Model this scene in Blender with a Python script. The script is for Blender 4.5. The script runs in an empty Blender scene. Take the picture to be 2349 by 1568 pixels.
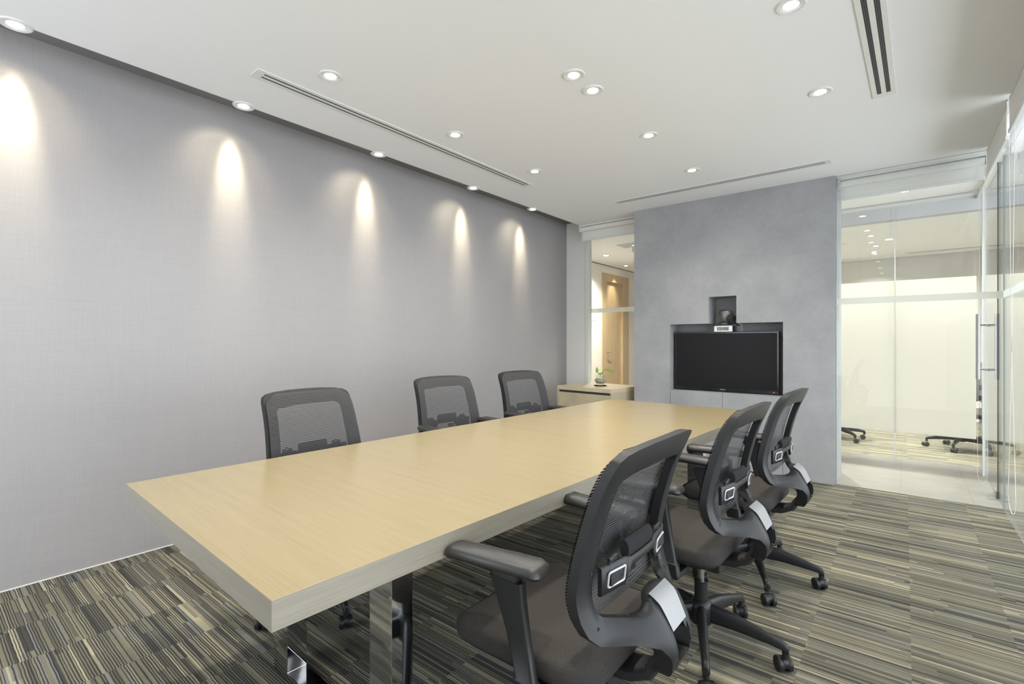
import bpy, bmesh, math, random
from mathutils import Vector, Matrix
random.seed(7)
R = math.radians
sc = bpy.context.scene
COL = sc.collection

# ------------------------------------------------------------------ camera
F, W_PX = 1125.0, 2349.0
cam_d = bpy.data.cameras.new('camera')
cam_d.sensor_fit = 'HORIZONTAL'; cam_d.sensor_width = 36.0
cam_d.lens = 36.0 * F / W_PX
cam_d.clip_start = 0.05; cam_d.clip_end = 100
cam = bpy.data.objects.new('camera', cam_d); COL.objects.link(cam)
cam.location = (0, 0, 1.27); cam.rotation_euler = (R(90), 0, R(38.7))
sc.camera = cam

# ------------------------------------------------------------------ world, colour management
w = bpy.data.worlds.new('world'); sc.world = w; w.use_nodes = True
bg = w.node_tree.nodes['Background']
bg.inputs[0].default_value = (0.86, 0.92, 1.0, 1); bg.inputs[1].default_value = 5.6
vs = sc.view_settings
vs.view_transform = 'Standard'; vs.look = 'None'; vs.gamma = 1.0; vs.use_curve_mapping = False
vs.exposure = 0.0
cy = sc.cycles
cy.use_denoising = True
cy.max_bounces = 10; cy.diffuse_bounces = 6; cy.glossy_bounces = 5; cy.transmission_bounces = 6
cy.transparent_max_bounces = 40; cy.sample_clamp_indirect = 6.0; cy.caustics_reflective = False
cy.caustics_refractive = False

LC_WARM = (1.0, 0.96, 0.88)
LC_SOFT = (1.0, 0.93, 0.80)
P_DOWN, P_WASH, P_CORR, P_BACK = 37, 38, 60, 150

# daylight through the window wall behind the camera
def portal(x0, x1, y, z0, z1, side=False):
    d = bpy.data.lights.new('daylight_portal', 'AREA'); d.shape = 'RECTANGLE'
    d.size = x1 - x0; d.size_y = z1 - z0; d.cycles.is_portal = True
    o = bpy.data.objects.new('daylight_portal', d); COL.objects.link(o)
    o.location = ((x0 + x1) / 2, y, (z0 + z1) / 2); o.rotation_euler = (R(90), 0, R(0))
    if side: o.location = (y, (x0 + x1) / 2, (z0 + z1) / 2); o.rotation_euler = (R(90), 0, R(90))
portal(-3.4, -1.9, -1.62, 0.12, 2.7)
portal(-1.6, 6.4, 3.12, 0.02, 2.7, side=True)

# ------------------------------------------------------------------ materials
MATS = {}
def mat(name, col=(.5, .5, .5), rough=.5, metal=0.0, spec=.5, coat=0.0, emit=None, es=0.0):
    m = bpy.data.materials.new(name); m.use_nodes = True
    p = m.node_tree.nodes['Principled BSDF']
    p.inputs['Base Color'].default_value = (*col, 1); p.inputs['Roughness'].default_value = rough
    p.inputs['Metallic'].default_value = metal; p.inputs['Specular IOR Level'].default_value = spec
    p.inputs['Coat Weight'].default_value = coat
    if emit: p.inputs['Emission Color'].default_value = (*emit, 1); p.inputs['Emission Strength'].default_value = es
    MATS[name] = m
    return m
class NT:
    def __init__(s, m): s.m = m; s.t = m.node_tree; s.p = s.t.nodes.get('Principled BSDF')
    def n(s, kind, **kw):
        nd = s.t.nodes.new(kind)
        for k, v in kw.items(): setattr(nd, k, v)
        return nd
    def l(s, a, b): s.t.links.new(a, b)
    def math(s, op, a, b=None, c=None):
        nd = s.n('ShaderNodeMath', operation=op)
        for i, v in enumerate((a, b, c)):
            if v is None: continue
            if isinstance(v, (int, float)): nd.inputs[i].default_value = v
            else: s.l(v, nd.inputs[i])
        return nd.outputs[0]
    def ramp(s, fac, stops, interp='LINEAR'):
        nd = s.n('ShaderNodeValToRGB'); cr = nd.color_ramp; cr.interpolation = interp
        while len(cr.elements) < len(stops): cr.elements.new(0.5)
        for e, (p, c) in zip(cr.elements, stops): e.position = p; e.color = (*c, 1)
        s.l(fac, nd.inputs[0]); return nd.outputs[0]
    def noise(s, vec, scale, detail=2, rough=.5):
        nd = s.n('ShaderNodeTexNoise'); nd.inputs['Scale'].default_value = scale
        nd.inputs['Detail'].default_value = detail; nd.inputs['Roughness'].default_value = rough
        s.l(vec, nd.inputs['Vector']); return nd.outputs[0]
    def xyz(s, v):
        nd = s.n('ShaderNodeSeparateXYZ'); s.l(v, nd.inputs[0]); return nd.outputs
    def comb(s, x, y, z=0.0):
        nd = s.n('ShaderNodeCombineXYZ')
        for i, v in enumerate((x, y, z)):
            if isinstance(v, (int, float)): nd.inputs[i].default_value = v
            else: s.l(v, nd.inputs[i])
        return nd.outputs[0]
    def scale(s, v, sc3):
        nd = s.n('ShaderNodeMapping'); nd.inputs['Scale'].default_value = sc3; s.l(v, nd.inputs[0]); return nd.outputs[0]
    def bump(s, h, strength, dist):
        nd = s.n('ShaderNodeBump'); nd.inputs['Strength'].default_value = strength
        nd.inputs['Distance'].default_value = dist; s.l(h, nd.inputs['Height']); s.l(nd.outputs[0], s.p.inputs['Normal'])
    def obj(s): return s.n('ShaderNodeTexCoord').outputs['Object']
    def white(s, v):
        nd = s.n('ShaderNodeTexWhiteNoise', noise_dimensions='3D'); s.l(v, nd.inputs[0]); return nd.outputs
    def mix(s, f, a, b):
        nd = s.n('ShaderNodeMix', data_type='RGBA')
        for i, v in ((0, f), (6, a), (7, b)):
            if isinstance(v, (int, float)): nd.inputs[i].default_value = v
            elif isinstance(v, tuple): nd.inputs[i].default_value = (*v, 1)
            else: s.l(v, nd.inputs[i])
        return nd.outputs[2]

m_ceil = mat('ceiling_paint', (.88, .88, .88), .9, spec=.1)
m_white = mat('white_paint', (.78, .77, .74), .6, spec=.3)
m_whitemetal = mat('white_powder_coat', (.76, .76, .74), .35)
m_blind = mat('blind_fabric', (.80, .79, .76), .8, spec=.2)
m_cove = mat('cove_shade_grey', (.22, .22, .225), .9, spec=.1)  # dark base colour stands in for the shade inside the ceiling recess
m_blade = mat('vent_blade', (.12, .12, .12), .5)
m_slot = mat('vent_slot', (.035, .035, .04), .6)
m_tile = mat('corridor_tile', (.5, .5, .5), .35)
m_black = mat('black_plastic', (.014, .0145, .016), .42, spec=.38)
m_frameb = mat('chair_shell_plastic', (.016, .0163, .0175), .42, spec=.36)
n = NT(m_frameb); v = n.obj(); n.bump(n.noise(v, 900, 1), .12, .0006)
m_arm = mat('armrest_pad', (.026, .0255, .026), .36, spec=.5)
m_darkp = mat('dark_mechanism', (.016, .016, .018), .5)
m_silver = mat('satin_silver', (.62, .63, .65), .32, metal=.25)
m_chrome = mat('chrome', (.62, .63, .65), .05, metal=1.0)
m_steel = mat('brushed_steel', (.36, .36, .37), .35, metal=.6)
m_tube = mat('gas_tube_chrome', (.7, .7, .72), .12, metal=1.0)
m_seat = mat('seat_fabric', (.06, .055, .052), .95, spec=.15)
n = NT(m_seat); v = n.obj(); h = n.noise(v, 700, 2); n.l(n.ramp(h, [(.35, (.030, .028, .027)), (.7, (.068, .063, .060))]), n.p.inputs['Base Color']); n.bump(h, .5, .001)
m_foam = mat('foam_black', (.028, .028, .030), .9, spec=.1)
m_screen = mat('tv_screen', (.014, .014, .015), .35, spec=.12)
m_bezel = mat('tv_bezel', (.012, .012, .014), .14, spec=.5)
m_logo = mat('logo_grey', (.45, .45, .47), .4)
m_led = mat('red_led', (.8, .05, .03), .4, emit=(1, .05, .03), es=3)
m_clockw = mat('clock_white', (.78, .78, .78), .35)
m_lcd = mat('lcd_grey', (.30, .33, .29), .3)
m_digit = mat('lcd_digit', (.05, .06, .05), .5)
m_camg = mat('camera_grey', (.20, .20, .19), .32, metal=.4)
m_camd = mat('camera_dark', (.03, .03, .032), .35)
m_leaf = mat('leaf_green', (.22, .40, .045), .45)
m_pebble = mat('pebbles', (.55, .5, .42), .5)
n = NT(m_pebble); v = n.obj(); vo = n.n('ShaderNodeTexVoronoi'); vo.inputs['Scale'].default_value = 130; n.l(v, vo.inputs[0])
n.l(n.mix(n.math('MULTIPLY', vo.outputs['Distance'], 1.3), n.ramp(n.xyz(vo.outputs['Color'])[0], [(0, (.45, .38, .26)), (.4, (.68, .62, .48)), (.7, (.80, .77, .68)), (1, (.88, .87, .82))]), (.25, .22, .17)), n.p.inputs['Base Color'])
m_coast = mat('coaster_black', (.02, .02, .02), .9, spec=.1)
m_lampface = mat('lamp_face', (1, 1, 1), .5, emit=(1, .95, .84), es=26)
m_reflector = mat('lamp_reflector', (.85, .85, .84), .4, metal=.2)
m_groove = mat('dark_gap', (.04, .04, .04), .8)
m_bulk = mat('bulkhead_grey', (.58, .59, .60), .8)
m_backw = mat('far_wall_beige', (.62, .60, .57), .8)
m_door = mat('door_oak', (.6, .45, .28), .45)
n = NT(m_door); v = n.scale(n.obj(), (30, 30, 1.2)); g = n.noise(v, 3.0, 4)
n.l(n.ramp(g, [(.3, (.42, .31, .18)), (.5, (.50, .385, .235)), (.7, (.57, .45, .29))]), n.p.inputs['Base Color'])

# wallpaper: woven, slightly pearly
m_wallp = mat('woven_wallpaper', (.45, .44, .44), .46, spec=.5)
n = NT(m_wallp); v = n.obj()
hz = n.noise(n.scale(v, (1, 6, 260)), 1.0, 4, .6); vt = n.noise(n.scale(v, (1, 300, 7)), 1.0, 4, .6)
hh = n.math('ADD', hz, vt)
n.l(n.ramp(n.math('MULTIPLY', hh, .5), [(.3, (.320, .307, .310)), (.7, (.366, .352, .355))]), n.p.inputs['Base Color'])
ys = n.xyz(v)[1]
seam = n.math('LESS_THAN', n.math('ABSOLUTE', n.math('SUBTRACT', n.math('FRACT', n.math('DIVIDE', n.math('ADD', ys, -.16), 1.06)), .5)), .0018)
hs = n.math('SUBTRACT', hh, n.math('MULTIPLY', seam, .8))
n.bump(hs, .35, .0012)

# concrete-look plaster
m_plast = mat('grey_plaster', (.2, .2, .2), .75, spec=.25)
n = NT(m_plast); v = n.obj()
a1 = n.noise(v, 2.2, 5, .65); a2 = n.noise(v, 26, 4, .6)
n.l(n.ramp(n.math('ADD', n.math('MULTIPLY', a1, .8), n.math('MULTIPLY', a2, .2)), [(.32, (.300, .305, .318)), (.5, (.350, .354, .366)), (.68, (.400, .402, .410))]), n.p.inputs['Base Color'])
n.bump(a2, .25, .002)

# veneer for the table and the cabinet (fine straight grain)
def veneer(name, across, c0, c1, c2, rough, coat=0.0):
    m = mat(name, c1, rough, spec=.45, coat=coat); n = NT(m)
    v = n.obj(); s3 = [6, 6, 6]; s3[across] = 680
    g = n.noise(n.scale(v, tuple(s3)), 1.0, 3, .7)
    s4 = [1.2, 1.2, 1.2]; s4[across] = 40
    g2 = n.noise(n.scale(v, tuple(s4)), 1.0, 2)
    f = n.math('ADD', n.math('MULTIPLY', g, .75), n.math('MULTIPLY', g2, .25))
    n.l(n.ramp(f, [(.32, c0), (.5, c1), (.68, c2)]), n.p.inputs['Base Color'])
    n.bump(g, .12, .0004)
    return m
m_ttop = veneer('table_veneer_top', 1, (.265, .217, .124), (.298, .245, .144), (.325, .270, .165), .24)
m_tedge = veneer('table_veneer_edge', 2, (.235, .215, .172), (.290, .266, .218), (.335, .310, .258), .45)
m_cab = veneer('cabinet_veneer', 1, (.42, .36, .24), (.50, .43, .29), (.56, .49, .34), .4)
m_cabtop = veneer('cabinet_top_veneer', 1, (.52, .43, .27), (.60, .51, .34), (.66, .57, .40), .35)

# carpet: narrow stripes across the room in staggered strips
m_carpet = mat('striped_carpet', (.2, .2, .2), .95, spec=.1)
n = NT(m_carpet); v = n.obj(); X, Y, Z = n.xyz(v)
wob = n.math('MULTIPLY', n.math('SUBTRACT', n.noise(n.scale(v, (14, 40, 1)), 1.0, 2), .5), .005)
Yw = n.math('ADD', Y, wob)
Xo = n.math('ADD', X, 3.43)
def cell(a, size): return n.math('FLOOR', n.math('DIVIDE', a, size))
tile = cell(Xo, .345)
band = cell(Yw, .044)                                   # groups of lines that start and stop together
seg = cell(n.math('ADD', Xo, n.math('MULTIPLY', n.white(n.comb(band, 3.0, 0.0))[0], .345)), .46)
r2 = n.white(n.comb(cell(Yw, .0135), seg, 5.0))[0]
r3 = n.white(n.comb(cell(Yw, .027), tile, 9.0))[0]
key = n.math('ADD', n.math('MULTIPLY', r2, .6), n.math('MULTIPLY', r3, .4))
colr = n.ramp(key, [(0, (.075, .074, .066)), (.20, (.135, .130, .100)), (.32, (.200, .190, .138)), (.50, (.230, .216, .156)), (.62, (.235, .234, .215)), (.70, (.31, .285, .205)), (.82, (.43, .395, .275))], 'CONSTANT')
yl = n.math('ADD', Yw, n.math('MULTIPLY', tile, .0037)); fl = n.math('FRACT', n.math('DIVIDE', yl, .0090))
r1 = n.white(n.comb(cell(yl, .0090), tile, 1.0))[0]
thin = n.math('MULTIPLY', n.math('LESS_THAN', fl, n.math('ADD', .26, n.math('MULTIPLY', r1, .34))), n.math('GREATER_THAN', r1, .26))
colr = n.mix(n.math('MULTIPLY', thin, .92), colr, (.040, .041, .043))
speck = n.noise(n.scale(v, (260, 420, 1)), 1.0, 2)
n.l(n.mix(n.math('MULTIPLY', speck, .55), colr, n.mix(.5, colr, (.02, .02, .02))), n.p.inputs['Base Color'])
n.bump(n.math('ADD', n.math('MULTIPLY', speck, .8), r1), .6, .003)

# corridor tiles
n = NT(m_tile); v = n.obj(); X, Y, Z = n.xyz(v)
def joint(c, off, size): return n.math('LESS_THAN', n.math('ABSOLUTE', n.math('SUBTRACT', n.math('FRACT', n.math('DIVIDE', n.math('ADD', c, off), size)), .5)), .0045)
jx = joint(X, .03 + .2275, .455); jy = joint(Y, -6.83 + .45, .90)
jj = n.math('MAXIMUM', jx, n.math('MULTIPLY', jy, 1.0))
tn = n.noise(n.scale(v, (3, 9, 1)), 1.5, 4)
n.l(n.mix(n.math('MULTIPLY', jj, .55), n.ramp(tn, [(.3, (.24, .235, .212)), (.7, (.275, .27, .247))]), (.12, .12, .11)), n.p.inputs['Base Color'])

# glass: clear pane = transparent + fresnel reflection, same from both sides
def glass(name, tint=(.985, .992, .988), rough=0.0):
    m = bpy.data.materials.new(name); m.use_nodes = True; t = m.node_tree; t.nodes.clear(); n = NT(m)
    out = n.n('ShaderNodeOutputMaterial'); mix = n.n('ShaderNodeMixShader')
    tr = n.n('ShaderNodeBsdfTransparent'); tr.inputs[0].default_value = (*tint, 1)
    gl = n.n('ShaderNodeBsdfGlossy'); gl.inputs['Roughness'].default_value = rough
    fr = n.n('ShaderNodeFresnel'); geo = n.n('ShaderNodeNewGeometry')
    ior = n.math('ADD', n.math('MULTIPLY', geo.outputs['Backfacing'], 1 / 1.5 - 1.5), 1.5)
    n.l(ior, fr.inputs['IOR']); n.l(fr.outputs[0], mix.inputs[0]); n.l(tr.outputs[0], mix.inputs[1]); n.l(gl.outputs[0], mix.inputs[2])
    n.l(mix.outputs[0], out.inputs[0]); return m
m_glass = glass('clear_glass')
m_vase = glass('vase_glass', (.97, .98, .97))
m_edge = mat('glass_edge', (.30, .36, .35), .2)
def film(name, colr, trans, body):
    m = bpy.data.materials.new(name); m.use_nodes = True; m.node_tree.nodes.clear(); n = NT(m)
    out = n.n('ShaderNodeOutputMaterial'); mx = n.n('ShaderNodeMixShader'); mx.inputs[0].default_value = trans
    a = n.n('ShaderNodeBsdfDiffuse'); a.inputs[0].default_value = (*colr, 1)
    b = n.n('ShaderNodeBsdfTranslucent'); b.inputs[0].default_value = (*colr, 1)
    n.l(a.outputs[0], mx.inputs[1]); n.l(b.outputs[0], mx.inputs[2])
    m2 = n.n('ShaderNodeMixShader'); m2.inputs[0].default_value = body
    tr = n.n('ShaderNodeBsdfTransparent'); n.l(tr.outputs[0], m2.inputs[1]); n.l(mx.outputs[0], m2.inputs[2])
    n.l(m2.outputs[0], out.inputs[0]); return m
m_frost = film('frosted_film', (.80, .80, .77), .80, .985)
m_stripe = film('manifestation_stripe', (.86, .87, .82), .5, .75)

# woven chair mesh: strands across, gaps between
def mesh_mat():
    m = mat('chair_mesh', (.055, .055, .058), .6, spec=.4); n = NT(m); t = n.t
    out = t.nodes['Material Output']; v = n.obj(); X, Y, Z = n.xyz(v)
    fz = n.math('FRACT', n.math('DIVIDE', Z, .0076))
    strand = n.math('LESS_THAN', fz, .56)
    fx = n.math('LESS_THAN', n.math('FRACT', n.math('DIVIDE', X, .0045)), .30)
    op = n.math('MAXIMUM', strand, fx)
    mx = n.n('ShaderNodeMixShader'); tr = n.n('ShaderNodeBsdfTransparent')
    n.l(op, mx.inputs[0]); n.l(tr.outputs[0], mx.inputs[1]); n.l(n.p.outputs[0], mx.inputs[2]); n.l(mx.outputs[0], out.inputs[0])
    return m
m_mesh = mesh_mat()

# ------------------------------------------------------------------ mesh helpers
def obj(name, bm, m, parent=None, ang=35, smooth=True):
    me = bpy.data.meshes.new(name); bm.normal_update(); bm.to_mesh(me); bm.free()
    for mm in (m if isinstance(m, (list, tuple)) else [m]): me.materials.append(mm)
    if smooth:
        for p in me.polygons: p.use_smooth = True
        me.set_sharp_from_angle(angle=R(ang))
    o = bpy.data.objects.new(name, me); COL.objects.link(o)
    if parent: o.parent = parent
    if smooth and ang == 35:
        wn = o.modifiers.new('weighted_normals', 'WEIGHTED_NORMAL'); wn.keep_sharp = True; wn.weight = 100
    return o
def thing(name, label, cat, loc=(0, 0, 0), rz=0, group=None):
    o = bpy.data.objects.new(name, None); COL.objects.link(o); o.empty_display_size = .1
    o.location = loc; o.rotation_euler = (0, 0, rz); o['label'] = label; o['category'] = cat
    if group: o['group'] = group
    return o
def tag(o, label, cat, group=None):
    o['label'] = label; o['category'] = cat
    if group: o['group'] = group
    return o
def struct(name, bm, m, **k):
    o = obj(name, bm, m, **k); o['kind'] = 'structure'; return o
def BM(): return bmesh.new()
def box(bm, x0, x1, y0, y1, z0, z1, bev=0.0, mi=0, seg=2, M=None):
    r = bmesh.ops.create_cube(bm, size=1.0)['verts']
    for v in r:
        v.co = Vector((x0 + (v.co.x + .5) * (x1 - x0), y0 + (v.co.y + .5) * (y1 - y0), z0 + (v.co.z + .5) * (z1 - z0)))
    fs = set(f for v in r for f in v.link_faces)
    for f in fs: f.material_index = mi
    if bev > 0:
        es = list(set(e for v in r for e in v.link_edges))
        res = bmesh.ops.bevel(bm, geom=es, offset=bev, segments=seg, affect='EDGES', profile=.6)
        r = list(set(v for f in res['faces'] for v in f.verts) | set(v for v in r if v.is_valid))
    if M is not None:
        for v in r: v.co = M @ v.co
    return r
def loft(bm, rings, cap=True, closed=True, mi=0):
    vr = [[bm.verts.new(p) for p in r] for r in rings]
    for a, b in zip(vr, vr[1:]):
        k = len(a)
        for i in range(k if closed else k - 1):
            j = (i + 1) % k
            f = bm.faces.new((a[i], a[j], b[j], b[i])); f.material_index = mi
    if cap:
        for r, fl in ((vr[0], True), (vr[-1], False)):
            try: f = bm.faces.new(list(reversed(r)) if fl else r); f.material_index = mi
            except ValueError: pass
    return vr
def frame_at(d, up=Vector((0, 0, 1))):
    d = d.normalized(); s = d.cross(up)
    if s.length < 1e-4: s = d.cross(Vector((1, 0, 0)))
    s.normalize(); u = s.cross(d).normalized(); return s, u
def tube(bm, pts, rad, seg=12, up=Vector((0, 0, 1)), sq=None):
    """sweep; rad = number or list of (ra, rb) or numbers; sq = superellipse exponent for boxy sections"""
    pts = [Vector(p) for p in pts]; rings = []
    for i, p in enumerate(pts):
        a = pts[max(i - 1, 0)]; b = pts[min(i + 1, len(pts) - 1)]
        s, u = frame_at(b - a, up)
        r = rad[i] if isinstance(rad, list) else rad
        ra, rb = r if isinstance(r, tuple) else (r, r)
        ring = []
        for k in range(seg):
            t = 2 * math.pi * k / seg + (math.pi / seg if sq else 0); c, q = math.cos(t), math.sin(t)
            if sq: c = math.copysign(abs(c) ** sq, c); q = math.copysign(abs(q) ** sq, q)
            ring.append(p + s * ra * c + u * rb * q)
        rings.append(ring)
    loft(bm, rings)
def cyl(bm, c, r, h, seg=24, axis='z', r2=None, mi=0):
    r2 = r if r2 is None else r2; rings = []
    for rr, t in ((r, 0), (r2, h)):
        ring = []
        for k in range(seg):
            a = 2 * math.pi * k / seg; x, y = rr * math.cos(a), rr * math.sin(a)
            p = {'z': (x, y, t), 'y': (y, t, x), 'x': (t, x, y)}[axis]
            ring.append(Vector(c) + Vector(p))
        rings.append(ring)
    loft(bm, rings, mi=mi)
def lathe(bm, prof, seg=32, c=(0, 0, 0), fn=None, cap=False):
    rings = []
    for (r, z) in prof:
        ring = []
        for k in range(seg):
            a = 2 * math.pi * k / seg; rr = max(r, 1e-4); zz = z
            if fn: rr, zz = fn(rr, zz, a)
            ring.append(Vector(c) + Vector((rr * math.cos(a), rr * math.sin(a), zz)))
        rings.append(ring)
    loft(bm, rings, cap=cap)
def rrect(cx, cy, hx, hy, r, k=5):
    pts = []
    for (sx, sy, a0) in ((1, 1, 0), (-1, 1, 90), (-1, -1, 180), (1, -1, 270)):
        for i in range(k + 1):
            a = R(a0 + 90 * i / k)
            pts.append((cx + sx * (hx - r) + r * math.cos(a), cy + sy * (hy - r) + r * math.sin(a)))
    return pts
def interp(tab, x):
    """Catmull-Rom through (key, value) pairs"""
    if x <= tab[0][0]: return tab[0][1]
    if x >= tab[-1][0]: return tab[-1][1]
    k = 0
    while tab[k + 1][0] < x: k += 1
    (a, va), (b_, vb) = tab[k], tab[k + 1]; h = b_ - a; t = (x - a) / h
    def slope(i):
        if i == 0 or i == len(tab) - 1: j = min(i, len(tab) - 2); return (tab[j + 1][1] - tab[j][1]) / (tab[j + 1][0] - tab[j][0])
        return (tab[i + 1][1] - tab[i - 1][1]) / (tab[i + 1][0] - tab[i - 1][0])
    m0, m1 = slope(k) * h, slope(k + 1) * h
    return (2 * t**3 - 3 * t * t + 1) * va + (t**3 - 2 * t * t + t) * m0 + (3 * t * t - 2 * t**3) * vb + (t**3 - t * t) * m1
def sstep(a, b, x):
    t = min(max((x - a) / (b - a), 0), 1); return t * t * (3 - 2 * t)
def text(name, body, size, m, parent, loc, rot, ext=.0004, align='CENTER'):
    c = bpy.data.curves.new(name, 'FONT'); c.body = body; c.size = size; c.extrude = ext
    c.align_x = align; c.align_y = 'CENTER'; c.materials.append(m)
    tmp = bpy.data.objects.new('tmp', c); COL.objects.link(tmp); bpy.context.view_layer.update()
    me = bpy.data.meshes.new_from_object(tmp); bpy.data.objects.remove(tmp)
    o = bpy.data.objects.new(name, me); COL.objects.link(o); o.parent = parent; o.location = loc; o.rotation_euler = rot
    return o
def copy_tree(o, parent=None):
    c = o.copy(); COL.objects.link(c); c.parent = parent
    for ch in o.children: copy_tree(ch, c)
    return c

H = 2.747
XW, XR, YB = -3.581, 0.585, 5.655
# ------------------------------------------------------------------ room shell
b = BM(); box(b, XW, XR, -1.7, 5.25, -.06, 0); box(b, XW, -.485, 5.25, 5.70, -.06, 0); struct('floor', b, m_carpet, smooth=False)
b = BM(); box(b, -2.9, 3.1, 6.83, 10.7, -.06, 0); struct('floor_far_room', b, m_carpet, smooth=False)
b = BM(); box(b, -.485, XR, 5.25, 5.70, -.06, 0); box(b, -4.6, XR, 5.70, 6.83, -.06, 0); box(b, XR, 3.1, -1.7, 6.83, -.06, 0); box(b, -4.6, -2.9, 6.83, 12.1, -.06, 0)
struct('floor_corridor', b, m_tile, smooth=False)
b = BM(); box(b, -3.22, 3.1, -1.7, 5.70, H, H + .14)
struct('ceiling', b, m_ceil, smooth=False)
b = BM(); box(b, -4.6, 3.1, 5.70, 6.80, H, H + .14); box(b, -2.88, 3.1, 6.80, 10.7, H, H + .14); box(b, -4.6, -2.88, 7.15, 12.1, H, H + .14)
box(b, -4.6, -3.44, 6.80, 7.15, H, H + .14); box(b, -3.44, -2.88, 6.8, 7.15, H + .12, H + .26)
struct('ceiling_corridor', b, m_ceil, smooth=False)
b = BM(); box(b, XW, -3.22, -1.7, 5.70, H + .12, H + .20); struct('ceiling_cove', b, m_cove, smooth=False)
b = BM(); box(b, XW - .12, XW, -1.7, 5.75, 0, H + .2); struct('wall_left', b, m_wallp, smooth=False)
b = BM(); box(b, XW, -3.262, YB, YB + .12, 0, H + .13); struct('wall_pier', b, m_white, smooth=False)
b = BM(); box(b, XW + .0, XW + .004, -1.6, YB, 0, .005); struct('baseboard_left', b, m_white, smooth=False)
b = BM()
box(b, XW - .12, -3.4, -1.75, -1.62, 0, H + .2); box(b, -3.4, -1.9, -1.75, -1.62, 0, .12); box(b, -3.4, -1.9, -1.75, -1.62, 2.7, H + .2); box(b, -1.9, 3.2, -1.75, -1.62, 0, H + .2)
struct('wall_front', b, m_white, smooth=False)
b = BM()
for x in (-3.4, -2.66, -1.94): box(b, x, x + .04, -1.70, -1.64, .12, 2.7)
struct('window_3', b, m_whitemetal, smooth=False)
b = BM(); box(b, 3.1, 3.2, -1.75, -1.6, 0, H + .1); box(b, 3.1, 3.2, 6.4, 10.8, 0, H + .1); box(b, 3.1, 3.2, -1.6, 6.4, -.06, .02); box(b, 3.1, 3.2, -1.6, 6.4, 2.7, H + .1); struct('wall_right', b, m_white, smooth=False)
b = BM()
for y in (-1.6, 0, 1.6, 3.2, 4.8, 6.36): box(b, 3.12, 3.18, y, y + .04, .02, 2.7)
struct('window_7', b, m_whitemetal, smooth=False)
b = BM(); box(b, -4.6, 3.2, 10.7, 10.8, 0, H + .1); struct('wall_far_room', b, m_backw, smooth=False)
b = BM(); box(b, -4.6, -2.9, 12.1, 12.2, 0, H + .1); box(b, -2.9, -2.8, 6.95, 12.2, 0, H + .1); struct('wall_corridor_end', b, m_white, smooth=False)
# corridor wall with the oak door
b = BM(); XD = -4.483
box(b, XD - .1, XD, 5.6, 8.318, 0, H + .12); box(b, XD - .1, XD, 9.453, 12.2, 0, H + .12); box(b, XD - .1, XD, 8.318, 9.453, 2.592, H + .12)
box(b, XD - .1, XW - .12, 5.6, 5.75, 0, H + .12)
struct('wall_corridor', b, m_white, smooth=False)
b = BM(); box(b, XD - .006, XD + .004, 5.7, 12.1, H - .012, H); struct('trim_1', b, m_groove, smooth=False)
d1 = thing('door_1', '', '', (0, 0, 0)); del d1['label']; del d1['category']; d1['kind'] = 'structure'
b = BM(); box(b, XD - .09, XD + .012, 8.318, 8.505, 0, 2.592, .003); box(b, XD - .09, XD + .012, 9.19, 9.453, 0, 2.592, .003); box(b, XD - .09, XD + .0125, 8.505, 9.19, 2.44, 2.592, .003)
obj('door_frame', b, m_door, d1)
b = BM(); box(b, XD - .095, XD - .045, 8.507, 9.188, 0.01, 2.437, .003); obj('door_leaf', b, m_door, d1)
b = BM(); tube(b, [(XD - .05, 8.54, 1.07), (XD + .0, 8.54, 1.07), (XD + .012, 8.56, 1.07), (XD + .012, 8.66, 1.07)], .009); cyl(b, (XD - .046, 8.54, 1.07), .025, .006, axis='x'); obj('door_handle', b, m_steel, d1)
sw = thing('light_switch', 'small white switch plate on corridor wall left of the oak door', 'switch', (XD, 8.01, 1.73))
b = BM(); box(b, 0, .010, -.035, .035, -.055, .055, .003); obj('plate', b, m_whitemetal, sw)
b = BM(); box(b, .010, .014, -.015, .015, -.03, .03, .002); obj('rocker', b, m_whitemetal, sw)

# grey plaster block with the screen niche
GX0, GX1, GY = -2.387, -.485, 5.188
NX0, NX1, NZ0, NZ1 = -1.975, -.894, .757, 1.458
CX0, CX1, CZ1 = -1.572, -1.305, 1.731
b = BM()
box(b, GX0, NX0, GY, YB + .1, 0, H); box(b, NX1, GX1, GY, YB + .1, 0, H)
box(b, NX0, CX0, GY, YB + .1, NZ1, H); box(b, CX1, NX1, GY, YB + .1, NZ1, H); box(b, CX0, CX1, GY, YB + .1, CZ1, H)
box(b, NX0, NX1, 5.43, YB + .1, NZ0, NZ1); box(b, CX0, CX1, 5.43, YB + .1, NZ1, CZ1)
box(b, NX0, NX1, 5.23, YB + .1, 0, NZ0)
struct('wall_back', b, m_plast, smooth=False)
mc = thing('media_cabinet', 'flush grey plaster cabinet doors set into the wall below the television', 'cabinet', (0, 0, 0))
for (x0, x1) in ((NX0 + .003, -1.4385), (-1.4355, NX1 - .003)):
    b = BM(); box(b, x0, x1, GY, 5.228, .01, NZ0 - .003, .001); obj('door', b, m_plast, mc)
for x0, x1 in ((NX0, NX0 + .003), (NX1 - .003, NX1), (-1.4385, -1.4355)):
    b = BM(); box(b, x0, x1, GY + .006, 5.229, 0, NZ0 - .003); obj('gap', b, m_groove, mc)

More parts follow.
